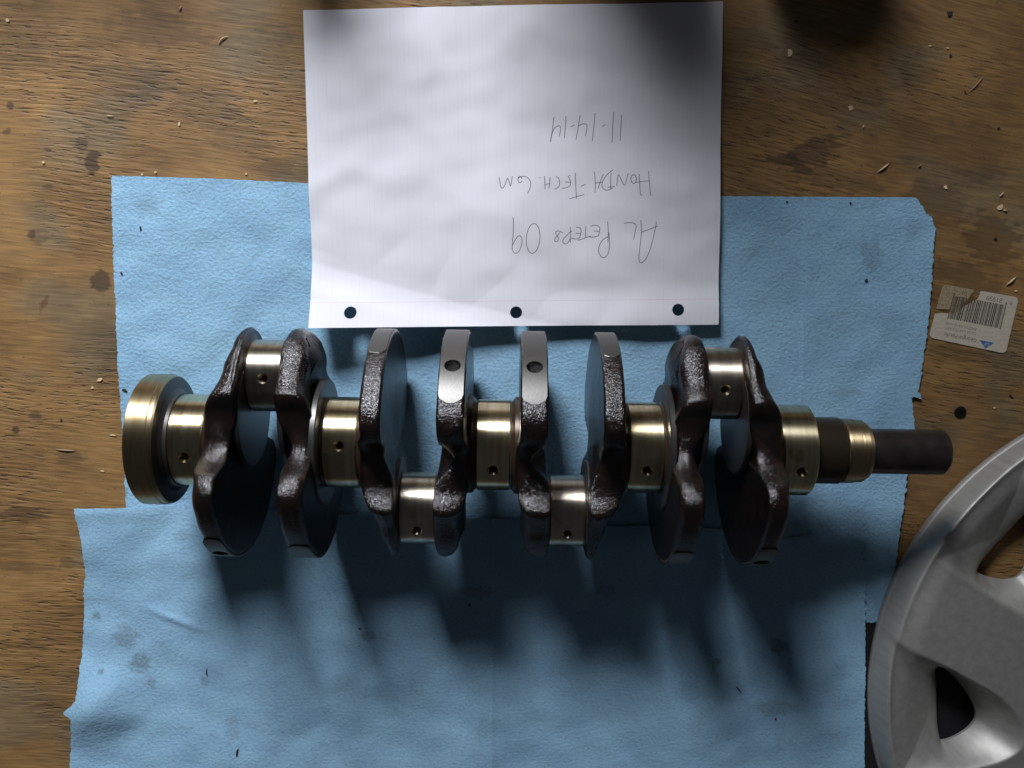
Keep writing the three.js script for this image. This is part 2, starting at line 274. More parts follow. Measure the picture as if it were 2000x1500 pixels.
// ---------------------------------------------------------------- ruled sheet of paper
const PC = [[592, 20], [1412, 3], [1403, 634], [614, 639]];
{
  const c2 = [at(592, 20, 0.004), at(1412, 3, 0.004), at(1403, 634, 0.010), at(614, 639, 0.012)];
  const world = (u, v) => [0, 1].map((k) => { const q = k ? 'z' : 'x'; return mix(mix(c2[0][q], c2[1][q], u), mix(c2[3][q], c2[2][q], u), v); });
  const inv = (x, z) => { let u = 0.5, v = 0.5; for (let i = 0; i < 8; i++) { const [a, b] = world(u, v), [a1, b1] = world(u + 1e-3, v), [a2, b2] = world(u, v + 1e-3); const m = (a1 - a) * 1e3, n = (b1 - b) * 1e3, o = (a2 - a) * 1e3, p = (b2 - b) * 1e3, D = m * p - n * o, ex = x - a, ez = z - b; u += (ex * p - ez * o) / D; v += (ez * m - ex * n) / D; } return [u, v]; };
  const height = (x, z) => {
    const [u, v] = inv(x, z);
    let h = 0.0045 + 0.0035 * ss(0.35, 0.65, v) + 0.0005 * N[0](u * 4, v * 3);
    const d = v - (0.79 + 0.42 * u * (1 - 0.3 * u));                              // the near left corner curls up
    h += 0.105 * Math.max(0, d) * 1.0 * (0.5 + 0.5 * ss(0, 0.1, d)) + 0.004 * ss(0.86, 1.0, v) * ss(0.1, 0.9, u);
    h += 0.0016 * gauss(v - 0.53 - 0.10 * N[1](u * 3, 1), 0.035) * ss(0.45, 0.0, u) + 0.0016 * gauss(u - 0.53 + 0.2 * (v - 0.1), 0.05) * gauss(v - 0.07, 0.05);
    h += 0.0022 * fbm(N[2], u * 2.2 + 3, v * 1.9, 3) + 0.003 * gauss(u, 0.12) * gauss(v - 0.35, 0.2);
    h += 0.0010 * Math.abs(N[3](u * 2.2 + v * 2, v * 1.8 - u * 2)) * ss(0.55, 0.9, v);
    return h;
  };
  const cnv = document.createElement('canvas'); cnv.width = 2048; cnv.height = 1584; const k = cnv.getContext('2d');
  k.fillStyle = '#dfdee2'; k.fillRect(0, 0, 2048, 1584);
  const r = rng(5);
  for (let i = 0; i < 9000; i++) { k.fillStyle = `rgba(${r() < 0.5 ? '200,198,200' : '255,255,255'},${0.05 + 0.07 * r()})`; k.fillRect(r() * 2048, r() * 1584, 2 + r() * 5, 2 + r() * 5); }
  k.lineWidth = 2;
  for (let x = 40; x < 2048; x += 64) { k.strokeStyle = 'rgba(150,165,205,0.12)'; k.beginPath(); k.moveTo(x, 0); k.lineTo(x, 1584); k.stroke(); }
  for (let x = 62; x < 2048; x += 64) { k.strokeStyle = 'rgba(150,165,205,0.06)'; k.beginPath(); k.moveTo(x, 0); k.lineTo(x + 5, 1584); k.stroke(); }
  k.strokeStyle = 'rgba(205,130,160,0.35)'; k.beginPath(); k.moveTo(0, 1460); k.lineTo(2048, 1455); k.stroke();
  const toUV = (px, py) => { let u = 0.5, v = 0.5; const f = (a, b) => [0, 1].map((q) => mix(mix(PC[0][q], PC[1][q], a), mix(PC[3][q], PC[2][q], a), b)); for (let i = 0; i < 8; i++) { const [a, b] = f(u, v); u += (px - a) / 805; v += (py - b) / 624; } return [u * 2048, v * 1584]; };
  const Z = (p) => toUV(960 + p[0] / 4.168, 180 + p[1] / 4.168);
  const el = (cx, cy, rx, ry, a0 = 0, a1 = 6.5, tilt = 0) => { const o = []; for (let i = 0; i <= 24; i++) { const a = a0 + (a1 - a0) * i / 24; o.push([cx + rx * Math.cos(a) + tilt * ry * Math.sin(a), cy + ry * Math.sin(a)]); } return o; };
  const strokes = [
    [[1062, 168], [1058, 270], [1052, 372]], [[997, 140], [992, 260], [985, 385]], [[930, 243], [905, 256]], [[847, 150], [835, 270], [824, 372]], [[722, 172], [712, 250], [690, 362]], [[712, 252], [735, 236], [772, 236], [785, 250], [768, 334]], [[676, 247], [648, 259]], [[608, 175], [604, 260], [594, 350]], [[510, 180], [497, 290], [480, 382]], [[480, 382], [495, 300], [525, 254], [575, 248], [553, 336]],
    [[1280, 630], [1284, 720], [1293, 825]], [[1172, 718], [1230, 708], [1284, 706]], [[1203, 650], [1206, 760], [1214, 830], [1223, 822]], el(1157, 690, 22, 36), [[1114, 645], [1098, 700], [1084, 755], [1055, 690], [1034, 640], [1026, 690], [1020, 742]], [[990, 612], [940, 650], [905, 705], [896, 750], [918, 778], [950, 782], [985, 766]], [[975, 640], [968, 700], [972, 768]], [[948, 757], [1002, 752]], [[838, 630], [850, 700], [842, 800]], [[912, 650], [888, 700], [868, 766]], [[848, 722], [902, 714]], [[766, 733], [728, 748]],
    [[682, 640], [684, 740], [691, 850]], [[634, 852], [690, 834], [752, 818]], [[640, 662], [616, 664], [640, 690], [646, 760], [575, 766]], [[644, 716], [600, 714]], [[528, 668], [548, 680], [556, 725], [546, 760], [516, 773]], [[476, 675], [474, 720], [466, 766]], [[430, 670], [432, 720], [436, 772]], [[434, 736], [474, 728]], [[396, 676], [392, 682]], [[214, 684], [250, 664], [296, 676], [322, 718], [314, 770], [292, 808]], el(230, 694, 16, 26, 0.6, 6.0), [[168, 668], [160, 720], [154, 758], [138, 700], [128, 676], [114, 722], [96, 764], [78, 768], [68, 730], [62, 680]],
    [[1342, 1045], [1328, 1120], [1308, 1210], [1272, 1320], [1238, 1372], [1208, 1384], [1196, 1356], [1206, 1240], [1224, 1120], [1214, 1030]], [[1222, 1126], [1290, 1100], [1352, 1075]], [[1080, 1052], [1130, 1042], [1182, 1062], [1168, 1120], [1156, 1186]], [[942, 1040], [954, 1100], [946, 1206]], [[954, 1130], [962, 1230], [948, 1312], [914, 1342], [882, 1322], [866, 1276], [880, 1222], [912, 1178], [944, 1166]], [[808, 1076], [848, 1064], [884, 1084], [876, 1130], [868, 1166], [800, 1167]], [[872, 1120], [834, 1116]], [[766, 1080], [764, 1120], [765, 1166]], [[806, 1158], [706, 1192]], [[690, 1086], [718, 1084], [732, 1112], [720, 1160], [706, 1190], [652, 1176]], [[722, 1136], [686, 1136]], [[640, 1086], [644, 1140], [640, 1212]], [[642, 1176], [620, 1222], [588, 1222], [574, 1196], [606, 1154], [650, 1116]], [[580, 1132], [548, 1112], [518, 1122], [524, 1150], [548, 1176], [536, 1204], [514, 1204], [512, 1180], [536, 1156], [552, 1130]], el(337, 1178, 56, 123, -1.4, 5.1, -0.06), [[175, 1010], [178, 1100], [170, 1200], [164, 1264], [184, 1306], [222, 1290], [246, 1226], [246, 1168], [222, 1150], [190, 1188], [168, 1236]],
  ];
  k.lineCap = k.lineJoin = 'round';
  for (const s of strokes) {
    const q = s.map(Z);
    for (const [wd, al] of [[4.2, 0.30], [2.6, 0.62]]) {
      k.strokeStyle = `rgba(52,50,56,${al})`; k.lineWidth = wd; k.beginPath(); k.moveTo(q[0][0], q[0][1]);
      if (q.length === 2) k.lineTo(q[1][0], q[1][1]);
      else { for (let i = 1; i < q.length - 1; i++) { const last = i === q.length - 2, e = last ? q[i + 1] : [(q[i][0] + q[i + 1][0]) / 2, (q[i][1] + q[i + 1][1]) / 2]; k.quadraticCurveTo(q[i][0], q[i][1], e[0], e[1]); } }
      k.stroke();
    }
  }
  const tex = new THREE.CanvasTexture(cnv); tex.colorSpace = THREE.SRGBColorSpace; tex.anisotropy = 8;
  const poly = [[0, 0], [1, 0], [1, 1], [0, 1]].map(([u, v]) => world(u, v)), sd = polySDF(poly);
  const holes = [[690, 610], [1008, 610], [1324, 605]].map(([x, y]) => at(x, y, 0.010));
  const inside = (x, z) => { let d = sd(x, z); for (const q of holes) d = Math.min(d, Math.hypot(x - q.x, z - q.z) - 0.0041); return d; };
  const g = clipSheet({ ...bounds(poly), cell: 0.0013, inside, height, thick: 0.00012, uv: (x, z) => { const [u, v] = inv(x, z); return [u, 1 - v]; } });
  tag(mesh('paper_sheet', g, new THREE.MeshStandardMaterial({ map: tex, roughness: 0.85 })), 'white ruled paper sheet with three punched holes and pencil handwriting', 'paper');
}

// ---------------------------------------------------------------- crankshaft materials
const grain = greyTexture(1024, 1024, (x, y) => 0.5 + 0.40 * fbm(N[0], x / 21, y / 21, 2) + 0.14 * N[3](x / 9, y / 9) + 0.12 * N[1](x / 70, y / 70));
grain.wrapS = grain.wrapT = THREE.MirroredRepeatWrapping;
const forgeCol = colourTexture(512, 512, (x, y) => { const t = clamp(0.5 + 0.8 * fbm(N[2], x / 90, y / 90, 4)); return mix3([0.0036, 0.0029, 0.0026], [0.0140, 0.0070, 0.0048], t); });
const forged = new THREE.MeshPhysicalMaterial({ map: forgeCol, bumpMap: grain, bumpScale: 0.00040, roughness: 0.20, ior: 1.65 });
const machinedCol = colourTexture(512, 512, (x, y) => { const t = clamp(0.5 + 0.5 * fbm(N[3], x / 60, y / 9, 3)); return mix3([0.105, 0.10, 0.09], [0.20, 0.195, 0.18], t); });
const machined = new THREE.MeshStandardMaterial({ map: machinedCol, metalness: 0.85, roughness: 0.42 });
const faceSteel = new THREE.MeshStandardMaterial({ color: new THREE.Color().setRGB(0.085, 0.080, 0.076), metalness: 0.75, roughness: 0.36 });
const neckSteel = new THREE.MeshPhysicalMaterial({ color: new THREE.Color().setRGB(0.045, 0.028, 0.018), metalness: 0.35, roughness: 0.32 });
function journalSteel(seed, a, b, stain, rough = 0.21) {        // ground steel under varnished oil; grinding lines run round the shaft
  const p = N[seed % 5], q = N[(seed + 1) % 5];
  const map = colourTexture(512, 512, (x, y) => {
    let c = mix3(a, b, clamp(0.5 + 0.35 * q(3 + x / 260, y / 16 + seed) + 0.3 * p(x / 90, y / 40 + seed * 3)));
    c = mix3(c, stain, 0.55 * ss(0.15, 0.65, fbm(p, x / 70 + seed, y / 55, 3)));
    return c;
  });
  const lines = greyTexture(256, 512, (x, y) => 0.5 + 0.3 * q(x / 300, y / 1.7) + 0.2 * p(x / 120, y / 5));
  return new THREE.MeshPhysicalMaterial({ map, metalness: 1, roughness: rough, anisotropy: 0.86, anisotropyRotation: Math.PI / 2, bumpMap: lines, bumpScale: 0.000006 });
}
const goldA = [0.56, 0.455, 0.26], goldB = [0.82, 0.72, 0.49], oil = [0.34, 0.235, 0.085];
const mainSteel = [0, 1, 2, 3, 4].map((i) => journalSteel(11 + i, goldA, goldB, i === 1 || i === 2 ? [0.62, 0.52, 0.20] : oil, 0.28));
const pinSteel = [0, 1, 2, 3].map((i) => journalSteel(31 + i, [0.50, 0.44, 0.34], [0.74, 0.67, 0.54], [0.40, 0.31, 0.19], 0.36));
const flangeSteel = journalSteel(53, [0.46, 0.36, 0.20], [0.56, 0.45, 0.27], [0.38, 0.275, 0.135], 0.44);
const snoutSteel = new THREE.MeshStandardMaterial({ map: colourTexture(256, 256, (x, y) => mix3([0.055, 0.045, 0.042], [0.115, 0.092, 0.085], clamp(0.5 + 0.6 * fbm(N[1], x / 60, y / 20, 3)))), metalness: 0.85, roughness: 0.36 });
const sealSteel = new THREE.MeshStandardMaterial({ map: colourTexture(256, 256, (x, y) => mix3([0.030, 0.021, 0.014], [0.15, 0.12, 0.07], clamp(0.2 + 0.9 * ss(0.35, 0.75, y / 256) * (0.5 + fbm(N[4], x / 40, y / 30, 3))))), metalness: 0.7, roughness: 0.34 });

// ---------------------------------------------------------------- crankshaft
const mm = 0.001, AX = 65.5;
const evalr = new Evaluator(); evalr.attributes = ['position', 'normal', 'uv'];
function carve(geo, cutters) {
  if (!cutters.length) return geo;
  let b = new Brush(geo.index ? geo : geo); b.updateMatrixWorld();
  for (const c of cutters) { const k = new Brush(c); k.updateMatrixWorld(); b = evalr.evaluate(b, k, SUBTRACTION); }
  const g = b.geometry; g.clearGroups(); return g;
}
// a blind drilling with a countersunk mouth: pos is on the surface, dir points out of the metal
function drill(pos, dir, r, depth, sink = 0.8) {
  const pts = [[0, -depth - r * 0.5], [r, -depth], [r, -sink * 1.3], [r + sink * 1.5, sink * 0.5], [r + sink * 1.5, 6], [0, 6]].map(([a, b]) => new THREE.Vector2(Math.max(a, 1e-5), b));
  const g = new THREE.LatheGeometry(pts, 28);
  g.applyQuaternion(new THREE.Quaternion().setFromUnitVectors(new THREE.Vector3(0, 1, 0), dir.clone().normalize()));
  g.translate(pos.x, pos.y, pos.z);
  return g;
}
function turned(profile, seg = 96) {                     // profile [x, r] along the shaft, turned about the x axis (mm)
  const pts = profile.map(([x, r]) => new THREE.Vector2(Math.max(r, 1e-4), x));
  const g = new THREE.LatheGeometry(pts, seg);           // about y
  g.rotateZ(-Math.PI / 2);                               // y -> x
  return g;
}
// flat-shaded steps between profile runs: each run is turned on its own and joined
function turnedRuns(runs, seg = 96) { return mergeGeometries(runs.map((r) => turned(r, seg))); }
function solidTurned(pts, seg = 96) {                    // closed body with creases at each profile corner
  return turned(pts, seg);
}

const crank = base('crankshaft', new THREE.Vector3(0, 0, 0.0915));
crank.rotation.y = -1.0 * Math.PI / 180;
tag(crank, 'oily forged engine crankshaft with polished journals lying on blue towels', 'crankshaft');
const toCrank = (g) => { g.scale(mm, mm, mm); g.translate(0, AX * mm, 0); return g; };
const mains = [0, 1, 2, 3, 4].map((i) => -195.3 + 92 * i), pins = [0, 1, 2, 3].map((i) => -149.3 + 92 * i), pinSign = [-1, 1, 1, -1], THROW = 41;
const RM = 28.3, RP = 22.3;

function journal(parent, name, x, cz, r, half, mat, hole) {
  const prof = [[x - half - 0.2, r - 6], [x - half, r - 0.9], [x - half + 0.7, r - 0.15], [x - half + 1.0, r], [x + half - 1.0, r], [x + half - 0.7, r - 0.15], [x + half, r - 0.9], [x + half + 0.2, r - 6]];
  const body = [[x - half, 0.0], [x - half, r - 0.7], [x - half + 0.8, r], [x - half + 0.81, r], [x + half - 0.81, r], [x + half - 0.8, r], [x + half, r - 0.7], [x + half, 0.0]];
  let g = turned(body, 128).toNonIndexed(); g = smoothTurned(g, 0);
  g.translate(0, 0, cz);
  if (hole) { const d = new THREE.Vector3(0, hole.y, hole.z).normalize(); g = carve(g, [drill(new THREE.Vector3(hole.x, d.y * r, cz + d.z * r), d, 2.6, r * 1.25)]); }
  return mesh(name, toCrank(g), mat, parent);
}
function smoothTurned(g) {                               // crease by angle: keep the round smooth, the shoulders sharp
  const p = g.attributes.position, n = new Float32Array(p.count * 3), a = new THREE.Vector3(), b = new THREE.Vector3(), c = new THREE.Vector3();
  for (let i = 0; i < p.count; i += 3) {
    a.fromBufferAttribute(p, i); b.fromBufferAttribute(p, i + 1); c.fromBufferAttribute(p, i + 2);
    const f = b.clone().sub(a).cross(c.clone().sub(a)); if (f.lengthSq() < 1e-16) f.set(1, 0, 0); f.normalize();
    [a, b, c].forEach((v, k) => { const r = Math.hypot(v.y, v.z) || 1, h = Math.hypot(f.y, f.z), s = (v.y * f.y + v.z * f.z) >= 0 ? 1 : -1; n.set([f.x, s * h * v.y / r, s * h * v.z / r], (i + k) * 3); });
  }
  g.setAttribute('normal', new THREE.BufferAttribute(n, 3));
  return g;
}
const turnedBody = (profile, seg = 128) => smoothTurned(turned(profile, seg).toNonIndexed());

// flange, seal track and snout
{
  const f = mesh('flange', toCrank(turnedBody([[-226.5, 0], [-226.5, 39.6], [-225.6, 40.6], [-213.6, 40.6], [-213.0, 40.1], [-210.8, 39.9], [-209.8, 39.0]])), flangeSteel, crank);
  mesh('inner_face', toCrank(turnedBody([[-209.8, 39.0], [-209.4, 32], [-207.4, 29.4], [-205.6, 28.9], [-205.6, 0]])), faceSteel, f);
  mesh('seal_track', toCrank(turnedBody([[183, 0], [183, 20.8], [203.0, 20.8], [204.2, 19.0], [206, 19.0], [206, 0]])), sealSteel, crank);
  mesh('gear_land', toCrank(turnedBody([[205.2, 0], [205.2, 19.5], [206, 20.1], [212.4, 20.1], [212.9, 19.5], [213.6, 19.5], [214.0, 19.6], [217.6, 19.6], [220.6, 17.6], [220.6, 0]])), flangeSteel, crank);
  mesh('snout', toCrank(turnedBody([[219.8, 0], [219.8, 14.1], [268.6, 14.1], [270.2, 12.8], [270.2, 0]])), snoutSteel, crank);
}
// journals with their oil drillings
const lean = (py, cy, r) => Math.asin(clamp((py - cy) / (r * 3.28), -0.95, 0.95));
const mainHole = [[361, 867], [662, 836], [961, 882], [1261, 884], [1567, 889]], pinHole = [[515, 735], [812, 1003], [1106, 1008], [1413, 750]];
const mainC = [862, 860, 861, 868, 876];
mains.forEach((x, i) => {
  const a = lean(mainHole[i][1], mainC[i] - 16, RM), half = i === 4 ? 10.6 : 10.4;
  journal(crank, 'main_journal', x, 0, RM, half, mainSteel[i], { x: x + 0.2, y: Math.cos(a), z: Math.sin(a) });
  for (const s of [-1, 1]) {
    if (i === 0 && s < 0 || i === 4 && s > 0) continue;
    mesh('fillet', toCrank(turnedBody([[x + s * 16, 0], [x + s * 16, 30.5], [x + s * 13, 30.2], [x + s * 12, 28.6], [x + s * 10.5, 27.3], [x + s * 10.5, 0]].sort((p, q) => 0))), neckSteel, crank);
  }
});
mesh('fillet', toCrank(turnedBody([[-206, 0], [-206, 28.6], [-205.0, 27.4], [-204, 27.2], [-204, 0]])), neckSteel, crank);
pins.forEach((x, i) => {
  const pc = [736, 972, 974, 744][i], a = lean(pinHole[i][1], pc, RP), cz = pinSign[i] * THROW;
  journal(crank, 'rod_journal', x, cz, RP, 11.0, pinSteel[i], { x, y: Math.cos(a), z: Math.sin(a) });
  for (const s of [-1, 1]) { const g = turnedBody([[x + s * 14, 0], [x + s * 14, 27.5], [x + s * 12.6, 26.6], [x + s * 11.6, 22.6], [x + s * 10.9, 21.4], [x + s * 10.9, 0]]); g.translate(0, 0, cz); mesh('fillet', toCrank(g), neckSteel, crank); }
});

// webs: an outline about the main axis (s towards the crankpin, t across), with faces whose distance from the main journal varies
function spline(list, x) { if (x <= list[0][0]) return list[0][1]; for (let i = 1; i < list.length; i++) if (x <= list[i][0]) { const [a, p] = list[i - 1], [b, q] = list[i]; return mix(p, q, ss(a, b, x)); } return list[list.length - 1][1]; }
const outlinePts = [[70, 0], [70, 6], [68.4, 12], [65, 18], [59.5, 24], [52, 29.5], [44, 34.4], [38.5, 39.2], [34, 42.6], [29, 41.2], [23, 37.8], [14, 36.6], [5, 37.0], [0, 39], [-4.5, 44.5], [-7.5, 52], [-9.5, 58.5], [-13, 63.0], [-19, 66.2], [-27, 65.7]];
for (let d = 118; d <= 180; d += 6) outlinePts.push([71 * Math.cos(d * Math.PI / 180), 71 * Math.sin(d * Math.PI / 180)]);
const outlineCurve = new THREE.CatmullRomCurve3(outlinePts.map(([s, t]) => new THREE.Vector3(s, t, 0)), false, 'centripetal');
const halfPts = outlineCurve.getSpacedPoints(110);
const ring = [...halfPts.map((p) => [p.x, p.y]), ...halfPts.slice(1, -1).reverse().map((p) => [p.x, -p.y])];
function webGeometry(o, seed) {
  const n = ring.length, pos = [], uv = [], idx = [];
  const uM = (s, t) => spline(o.main, s) - (o.boss ? o.boss * gauss(s - 54, 7) * gauss(t, 20) : 0) + 0.2 * N[seed % 5](s / 16 + seed, t / 16) * ss(34, 42, Math.hypot(s, t));
  const uP = (s, t) => spline(o.pin, s) - o.notch * gauss(s - 3, 6.5) * ss(14, 30, Math.abs(t)) + 0.2 * N[(seed + 1) % 5](s / 15, t / 15 + seed);
  const rings = [];
  for (const f of [0.02, 0.25, 0.5, 0.7, 0.82]) rings.push({ k: 'm', f });
  for (let i = 0; i <= 6; i++) rings.push({ k: 'mb', a: i / 6 * Math.PI / 2 });
  for (let i = 1; i <= 4; i++) rings.push({ k: 'rim', f: i / 5 });
  for (let i = 6; i >= 0; i--) rings.push({ k: 'pb', a: i / 6 * Math.PI / 2 });
  for (const f of [0.82, 0.7, 0.5, 0.25, 0.02]) rings.push({ k: 'p', f });
  let al = 0;
  for (let i = 0; i <= n; i++) {
    const [s, t] = ring[i % n], r = Math.hypot(s, t), ds = s / r, dt = t / r;
    if (i) { const [q, w] = ring[i - 1]; al += Math.hypot(s - q, t - w); }
    const tail = ss(-12, -24, s), e = mix(mix(2.4, 2.4, ss(50, 66, s)), o.soft ? 3.5 : 2.0, tail), eM = mix(mix(7, 5, ss(50, 66, s)), o.soft ? 5 : 2.2, tail), bumpR = (1 - tail) * 0.3 * N[(seed + 2) % 5](s / 14 + seed, t / 14);
    const wd = uP(s, t) - uM(s, t), er = Math.min(e, wd * 0.3), em = Math.min(eM, wd * 0.62);
    let v = 0, prev = null;
    for (const q of rings) {
      let rr, u;
      if (q.k === 'm' || q.k === 'p') { rr = (r - (q.k === 'm' ? eM : er)) * q.f; u = (q.k === 'm' ? uM : uP)(ds * rr, dt * rr); }
      else if (q.k === 'mb') { rr = r - eM * (1 - Math.sin(q.a)); u = uM(ds * (r - eM), dt * (r - eM)) + em * (1 - Math.cos(q.a)); }
      else if (q.k === 'pb') { rr = r - er * (1 - Math.sin(q.a)); u = uP(ds * (r - er), dt * (r - er)) - er * (1 - Math.cos(q.a)); }
      else { rr = r; u = mix(uM(ds * (r - eM), dt * (r - eM)) + em, uP(ds * (r - er), dt * (r - er)) - er, q.f); }
      rr += bumpR * ss(0.6, 0.95, rr / r) + (q.k === 'rim' ? 0.5 * (1 - tail) : 0);
      if (prev) v += Math.hypot(rr - prev[0], u - prev[1]); prev = [rr, u];
      pos.push(u, dt * rr, ds * rr); uv.push(al / 80 + seed * 0.37, v / 80);
    }
  }
  const m = rings.length;
  for (let i = 0; i < n; i++) for (let j = 0; j < m - 1; j++) { const a = i * m + j, b = a + m; idx.push(a, a + 1, b, b, a + 1, b + 1); }
  for (const j of [0, m - 1]) { const c = pos.length / 3; pos.push(pos[j * 3], 0, 0); uv.push(0, 0); for (let i = 0; i < n; i++) j ? idx.push(c, (i + 1) * m + j, i * m + j) : idx.push(c, i * m + j, (i + 1) * m + j); }
  const g = new THREE.BufferGeometry();
  g.setAttribute('position', new THREE.Float32BufferAttribute(pos, 3)); g.setAttribute('uv', new THREE.Float32BufferAttribute(uv, 2)); g.setIndex(idx); g.computeVertexNormals();
  const nn = g.attributes.normal;                         // join the seam
  for (let j = 0; j < m; j++) { const x = nn.getX(j) + nn.getX(n * m + j), y = nn.getY(j) + nn.getY(n * m + j), z = nn.getZ(j) + nn.getZ(n * m + j), l = Math.hypot(x, y, z) || 1; nn.setXYZ(j, x / l, y / l, z / l); nn.setXYZ(n * m + j, x / l, y / l, z / l); }
  return g;
}
// turned flat on the counterweight's round rim, with round ends
function rimBand(u0, u1, half, r) {
  const nA = 60, nU = 8, pos = [], uv = [], idx = [], c = (u0 + u1) / 2, w = (u1 - u0) / 2;
  for (const rr of [r, r - 2]) for (let i = 0; i <= nA; i++) for (let j = 0; j <= nU; j++) {
    const q = i / nA * 2 - 1, end = clamp((1 - Math.abs(q)) * half * r / (w * 0.75)), ww = w * Math.sqrt(1 - (1 - end) ** 2 * 0.92), a = Math.PI + q * half;
    pos.push(c + ww * (j / nU * 2 - 1), rr * Math.sin(a), rr * Math.cos(a)); uv.push(q * half * r / 40, j / nU * 0.5);
  }
  const k = (nA + 1) * (nU + 1), id = (l, i, j) => l * k + i * (nU + 1) + j;
  for (let i = 0; i < nA; i++) for (let j = 0; j < nU; j++) { idx.push(id(0, i, j), id(0, i + 1, j), id(0, i, j + 1), id(0, i, j + 1), id(0, i + 1, j), id(0, i + 1, j + 1)); idx.push(id(1, i, j), id(1, i, j + 1), id(1, i + 1, j), id(1, i, j + 1), id(1, i + 1, j + 1), id(1, i + 1, j)); }
  for (let i = 0; i < nA; i++) for (const j of [0, nU]) { const a = id(0, i, j), b = id(0, i + 1, j), d = id(1, i, j), e = id(1, i + 1, j); j ? idx.push(a, b, d, b, e, d) : idx.push(a, d, b, b, d, e); }
  for (let j = 0; j < nU; j++) for (const i of [0, nA]) { const a = id(0, i, j), b = id(0, i, j + 1), d = id(1, i, j), e = id(1, i, j + 1); i ? idx.push(a, d, b, b, d, e) : idx.push(a, b, d, b, e, d); }
  for (let i = 0; i < idx.length; i += 3) { const t = idx[i + 1]; idx[i + 1] = idx[i + 2]; idx[i + 2] = t; }
  const g = new THREE.BufferGeometry(); g.setAttribute('position', new THREE.Float32BufferAttribute(pos, 3)); g.setAttribute('uv', new THREE.Float32BufferAttribute(uv, 2)); g.setIndex(idx);
  const nrm = new Float32Array(pos.length); for (let i = 0; i < pos.length / 3; i++) { const l = i < k ? 1 : -1, d = Math.hypot(pos[i * 3 + 1], pos[i * 3 + 2]); nrm[i * 3 + 1] = l * pos[i * 3 + 1] / d; nrm[i * 3 + 2] = l * pos[i * 3 + 2] / d; }
  g.setAttribute('normal', new THREE.BufferAttribute(nrm, 3));
  return g;
}
const webs = [
  { m: 0, d: 1, w: [17.5, 30], notch: 2, band: 47, rimHole: 47.5 }, { m: 1, d: -1, w: [12.6, 27], notch: 4, boss: 6.5, disc: 39.5, band: 42, endHole: true },
  { m: 1, d: 1, w: [18.4, 30.5], notch: 3, band: 34 }, { m: 2, d: -1, w: [15.5, 31], notch: 9, boss: 4.5, band: 62, rimHole: -47 },
  { m: 2, d: 1, w: [15.5, 31], notch: 9, boss: 4.5, band: 62, rimHole: -47 }, { m: 3, d: -1, w: [18.4, 30.5], notch: 3, band: 34 },
  { m: 3, d: 1, w: [12.6, 27], notch: 4, boss: 6.5, disc: 39.5, band: 42, endHole: true }, { m: 4, d: -1, w: [17.5, 30], notch: 2, band: 47, rimHole: 47.5 },
];
webs.forEach((o, i) => {
  const ps = pinSign[Math.floor(i / 2)];
  const O = { notch: o.notch, boss: o.boss, soft: i < 2 || i > 5,
    main: [[-70, o.w[0]], [-16, o.w[0]], [-2, 13.4], [14, 13.4], [45, o.boss ? 19.5 : 24], [58, o.boss ? 22.5 : 27.5], [70, o.boss ? 26 : 29.5]],
    pin: [[-70, o.w[1]], [-14, o.w[1]], [0, o.disc ? 29.5 : 32], [24, 34.4], [60, 34.4], [70, 33.2]] };
  let g = webGeometry(O, i + 1);
  const place = (q) => { q.scale(o.d, 1, ps); if (o.d * ps < 0 && q.index) { const a = q.index.array; for (let k = 0; k < a.length; k += 3) { const t = a[k + 1]; a[k + 1] = a[k + 2]; a[k + 2] = t; } } q.translate(mains[o.m], 0, 0); return q; };
  g = place(g); g.computeVertexNormals();
  const cuts = [], mid = (o.w[0] + o.w[1]) / 2, holeAt = (elev) => { const a = elev * Math.PI / 180; return [new THREE.Vector3(mains[o.m] + o.d * mid, 71.2 * Math.sin(a), -ps * 71.2 * Math.cos(a)), new THREE.Vector3(0, Math.sin(a), -ps * Math.cos(a))]; };
  if (o.rimHole) { const [p, d] = holeAt(o.rimHole > 0 ? 30 : 42); cuts.push([p, d, 3.6, o.rimHole > 0 ? 14 : 2.5, 0.9]); }
  if (o.endHole) cuts.push([new THREE.Vector3(mains[o.m] + o.d * 21.5, 12, ps * 62), new THREE.Vector3(-o.d * 0.75, 0.25, ps * 0.62), 2.6, 10, 0.5]);
  const cg = carve(g, cuts.map((c) => drill(...c)));
  const web = mesh('web', toCrank(cg), forged, crank);
  if (o.band) {
    let b = place(rimBand(o.w[0] + 0.8, o.w[1] - 0.8, o.band * Math.PI / 180, 71.45));
    b = carve(b, o.rimHole ? cuts.slice(0, 1).map((c) => drill(...c)) : []);
    mesh('machined_rim', toCrank(b), machined, web);
  }
  const inner = i < 2 || i > 5;
  const disc = (u, r, th, cz) => { const x = mains[o.m] + o.d * u, y = x + o.d * th, q = turnedBody([[Math.min(x, y), 0], [Math.min(x, y), r - 0.6], [Math.min(x, y) + 0.6, r], [Math.max(x, y) - 0.6, r], [Math.max(x, y), r - 0.6], [Math.max(x, y), 0]]); q.translate(0, 0, cz); return toCrank(q); };
  if (o.disc) mesh('thrust_face', disc(11.6, o.disc, 4, 0), faceSteel, web);
  if (i !== 3 && i !== 4) mesh('cheek_face', disc(31.2, inner ? 34.5 : 27.5, 3.5, ps * (inner ? 19 : 37)), faceSteel, web);
});

